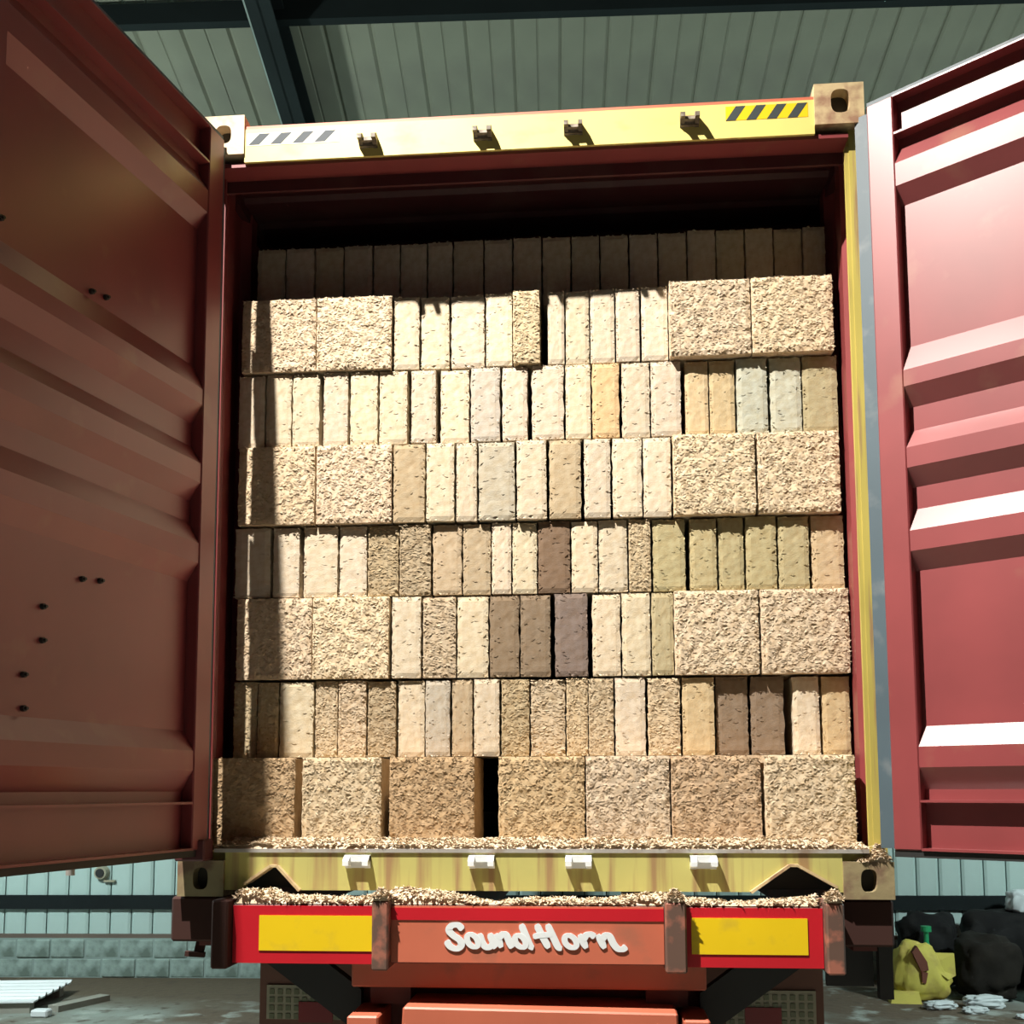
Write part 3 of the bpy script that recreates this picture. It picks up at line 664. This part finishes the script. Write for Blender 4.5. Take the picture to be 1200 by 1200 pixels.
shavings('wood_shavings', 'pale loose wood shavings drifted along the container sill', lambda x, y: (0.010+0.022*(y+0.0)/0.13+0.010*N(x, y, 9)+0.004*N(x, y, 40))*(1 if abs(x) < 1.06 else 0.5), -1.095, 1.148, 0.003, 0.124, 6000, 1, Z0+0.165)
def bumper_h(x, y):
    h = 0.010+0.016*N(x, 3, 5)+0.008*N(x, y, 25)
    for c, a, w in ((-0.93, 0.045, 0.10), (-0.42, 0.040, 0.09), (-0.30, 0.022, 0.10), (0.42, 0.028, 0.08), (0.97, 0.025, 0.05)):
        h += a*math.exp(-((x-c)/w)**2)*(0.75+0.5*N(x, y, 18))
    return max(0, h*(1-0.5*abs((y+0.05)/0.07)**2))
shavings('wood_shavings', 'clumped loose wood shavings on top of the tail bumper under the sill', bumper_h, -0.985, 0.96, -0.118, 0.0, 5200, 2, Z0-0.012)
for i, (x, lab) in enumerate(((-0.474, 'small heap of shavings on the bumper post beside the shaded tail plate'), (0.492, 'small heap of shavings on the bumper post beside the lettering end'), (0.997, 'small heap of shavings on the bumper end post below the corner casting'))):
    shavings('shavings_heap', lab, lambda x_, y_, c=x: 0.030*math.exp(-((x_-c)/0.022)**2-((y_+0.145)/0.02)**2)+0.008+0.004*N(x_, y_, 60), x-0.026, x+0.026, -0.17, -0.122, 260, 5+i, Z0+0.004)
shavings('shavings_heap', 'small spill of shavings on the corner casting below the lit door', lambda x_, y_: (0.050*math.exp(-((x_-1.186)/0.027)**2)+0.004)*(0.35+0.65*min(1.0, (y_+0.010)/0.025)), 1.115, 1.222, -0.010, 0.034, 420, 9, Z0+0.124)
# loose shavings at the foot of the trailer are left to the floor's dirt

# ---------------------------------------------------------------- things by the back wall
def sack(name, loc, size, seed, mat, label, cat, amp=0.22, rzz=0.0, group=None, freq=2.2):
    bm = bmesh.new(); bmesh.ops.create_icosphere(bm, subdivisions=4, radius=1.0)
    off = Vector((seed*5.3, seed, 0))
    for v in bm.verts:
        p = v.co.copy(); k = 1+amp*noise.noise(p*freq+off)+amp*0.4*noise.noise(p*freq*2.6+off)
        q = Vector([math.copysign(abs(c)**0.72, c) for c in p])*k
        v.co = Vector((q.x*size[0], q.y*size[1], max(0.0, (q.z*0.92+0.9)*size[2])))
    o = obj(name, bm, mat, None, smooth=True); o.location = loc; o.rotation_euler = (0, 0, rzz)
    return tag(o, label, cat, group)
sack('rubbish_sack', (3.22, 6.50, 0.0), (0.27, 0.19, 0.37), 1, M['sackblk'], 'slumped black sack behind the yellow sack by the wall', 'sack')
sack('rubbish_sack', (3.90, 6.62, 0.0), (0.36, 0.24, 0.38), 2, M['sackblk'], 'large black sack heaped by the blue-green wall', 'sack')
sack('rubbish_sack', (3.55, 6.0, 0.0), (0.26, 0.22, 0.30), 3, M['sackbrn'], 'dark brown sack in front of the black sacks', 'sack')
sack('rubbish_sack', (4.16, 5.85, 0.0), (0.27, 0.26, 0.33), 4, M['sackbrn'], 'bulky dark brown sack standing under the open lit door', 'sack')
sack('white_bag', (4.11, 6.62, 0.655), (0.13, 0.10, 0.12), 8, M['rag'], 'small pale plastic bag on top of the black sacks', 'bag')
# yellow sack: upright, pinched corners, brown stain
def yellow_sack():
    bm = bmesh.new(); bmesh.ops.create_icosphere(bm, subdivisions=4, radius=1.0)
    for v in bm.verts:
        p = v.co.copy(); k = 1+0.16*noise.noise(p*2.4+Vector((3, 1, 0)))+0.10*noise.noise(p*6)
        q = Vector([math.copysign(abs(c)**0.65, c) for c in p])*k
        z = (q.z+0.95)*0.5; pin = 1-0.62*max(0, z-0.35)**1.1
        v.co = Vector((q.x*0.24*pin-0.09*max(0, z-0.5), q.y*0.16*pin, max(0, z*0.50)))
    o = obj('yellow_sack', bm, M['sackyel'], None, smooth=True); o.location = (2.98, 5.95, 0)
    tag(o, 'crumpled yellow woven sack with a brown stain by the wall', 'sack')
    bm = bmesh.new(); bm_prism(bm, [(-0.10, 0.42), (-0.06, 0.47), (0.02, 0.34), (0.03, 0.27), (-0.03, 0.26)], 'y', -0.165, -0.10); bm_prism(bm, [(-0.03, 0.26), (0.02, 0.25), (0.0, 0.16), (-0.03, 0.17)], 'y', -0.175, -0.12)
    obj('brown_stain', bm, M['patch'], o)
    bm = bmesh.new(); vs = [bm.verts.new(c) for c in ((0.0, -0.05, 0.40), (0.27, -0.08, 0.40), (0.27, -0.10, 0.22), (0.20, -0.14, 0.19), (0.05, -0.12, 0.30))]; f = bm.faces.new(vs)
    r = bmesh.ops.extrude_face_region(bm, geom=[f]); bmesh.ops.translate(bm, verts=[v for v in r['geom'] if isinstance(v, bmesh.types.BMVert)], vec=(0.0, 0.03, 0.0))
    obj('sack_flap', bm, M['sackyel'], o)
    bm = bmesh.new(); vs = [bm.verts.new(c) for c in ((-0.30, -0.20, 0.0), (-0.05, -0.22, 0.0), (-0.06, -0.16, 0.10), (-0.26, -0.14, 0.09))]; f = bm.faces.new(vs)
    r = bmesh.ops.extrude_face_region(bm, geom=[f]); bmesh.ops.translate(bm, verts=[v for v in r['geom'] if isinstance(v, bmesh.types.BMVert)], vec=(0.0, 0.10, 0.0))
    obj('sack_corner', bm, M['sackyel'], o)
yellow_sack()
bm = bmesh.new()
for (z0, z1, r0, r1) in ((0, 0.02, 0.05, 0.055), (0.02, 0.16, 0.055, 0.05), (0.16, 0.19, 0.05, 0.022), (0.19, 0.23, 0.022, 0.022), (0.23, 0.25, 0.045, 0.045)): bm_tube(bm, (0, 0, z0), (0, 0, z1), r0, 14, r1)
o = obj('green_bottle', bm, M['green'], None); o.location = (3.12, 5.72, 0.40); tag(o, 'small green plastic bottle poking up behind the yellow sack', 'bottle')
o.location = (3.12, 6.20, 0.0); o.scale = (1, 1, 2.35)
for loc, size, sd, lab in (((3.40, 5.62, 0), (0.17, 0.08, 0.055), 21, 'crumpled white rag lying at the foot of the brown sack'), ((3.02, 5.55, 0), (0.13, 0.07, 0.035), 22, 'flat white scrap beside the yellow sack'), ((3.24, 5.38, 0), (0.10, 0.04, 0.03), 23, 'narrow white strip of litter on the floor'), ((3.55, 5.20, 0), (0.06, 0.04, 0.02), 24, 'tiny white scrap of litter apart from the sacks')):
    sack('litter_rag', loc, size, sd, M['rag'], lab, 'rag', 0.35, 0.2, freq=2.8)
# white ribbed panel lying on bearers by the far wall
pn = empty('ribbed_panel', (-5.0, 5.25, 0), math.radians(8)); tag(pn, 'white ribbed metal panel lying on timber bearers on the floor', 'panel')
bm = bmesh.new()
pts = []
for i in range(6):
    y = -0.46+i*0.155; pts += [(y, 0.10), (y+0.10, 0.10), (y+0.115, 0.118), (y+0.14, 0.118)]
bm_prism(bm, pts+[(a, b-0.012) for a, b in pts[::-1]], 'x', -1.6, 0.60); obj('sheet', bm, M['white'], pn)
for y in (-0.38, 0.30): box('bearer', -1.5, 0.56, y-0.05, y+0.05, 0.0, 0.088, M['timber'], pn)
pl = box('timber_plank', -0.27, 0.27, -0.06, 0.06, 0, 0.05, M['timber']); pl.location = (-4.12, 5.22, 0); pl.rotation_euler = (0, 0, math.radians(68)); tag(pl, 'grey timber plank on the floor beside the white panel', 'plank')
wb = box('white_brick', -0.07, 0.07, -0.05, 0.05, 0, 0.06, M['white'], None, 0.012); wb.location = (-4.22, 4.78, 0); tag(wb, 'small white block on the floor by the white panel', 'block')
# pale fitting on the wall
P = bpt(-4.45, WALL-0.02, Z0-0.43)
ft = empty('wall_socket', P, BR); tag(ft, 'small pale socket with a dark centre on the wall sheets', 'socket')
bm = bmesh.new(); bm_tube(bm, (0, 0.008, 0), (0, -0.05, 0), 0.075, 16, 0.06); obj('plate', bm, M['sackyel'] if False else M['reflector'], ft)
bm = bmesh.new(); bm_tube(bm, (0.0, -0.05, 0), (0.0, -0.062, 0), 0.042, 14); obj('plug_hole', bm, M['black'], ft)
bm = bmesh.new(); bm_box(bm, 0.03, 0.14, -0.03, 0.008, -0.09, -0.07); obj('bracket', bm, M['reflector'], ft)
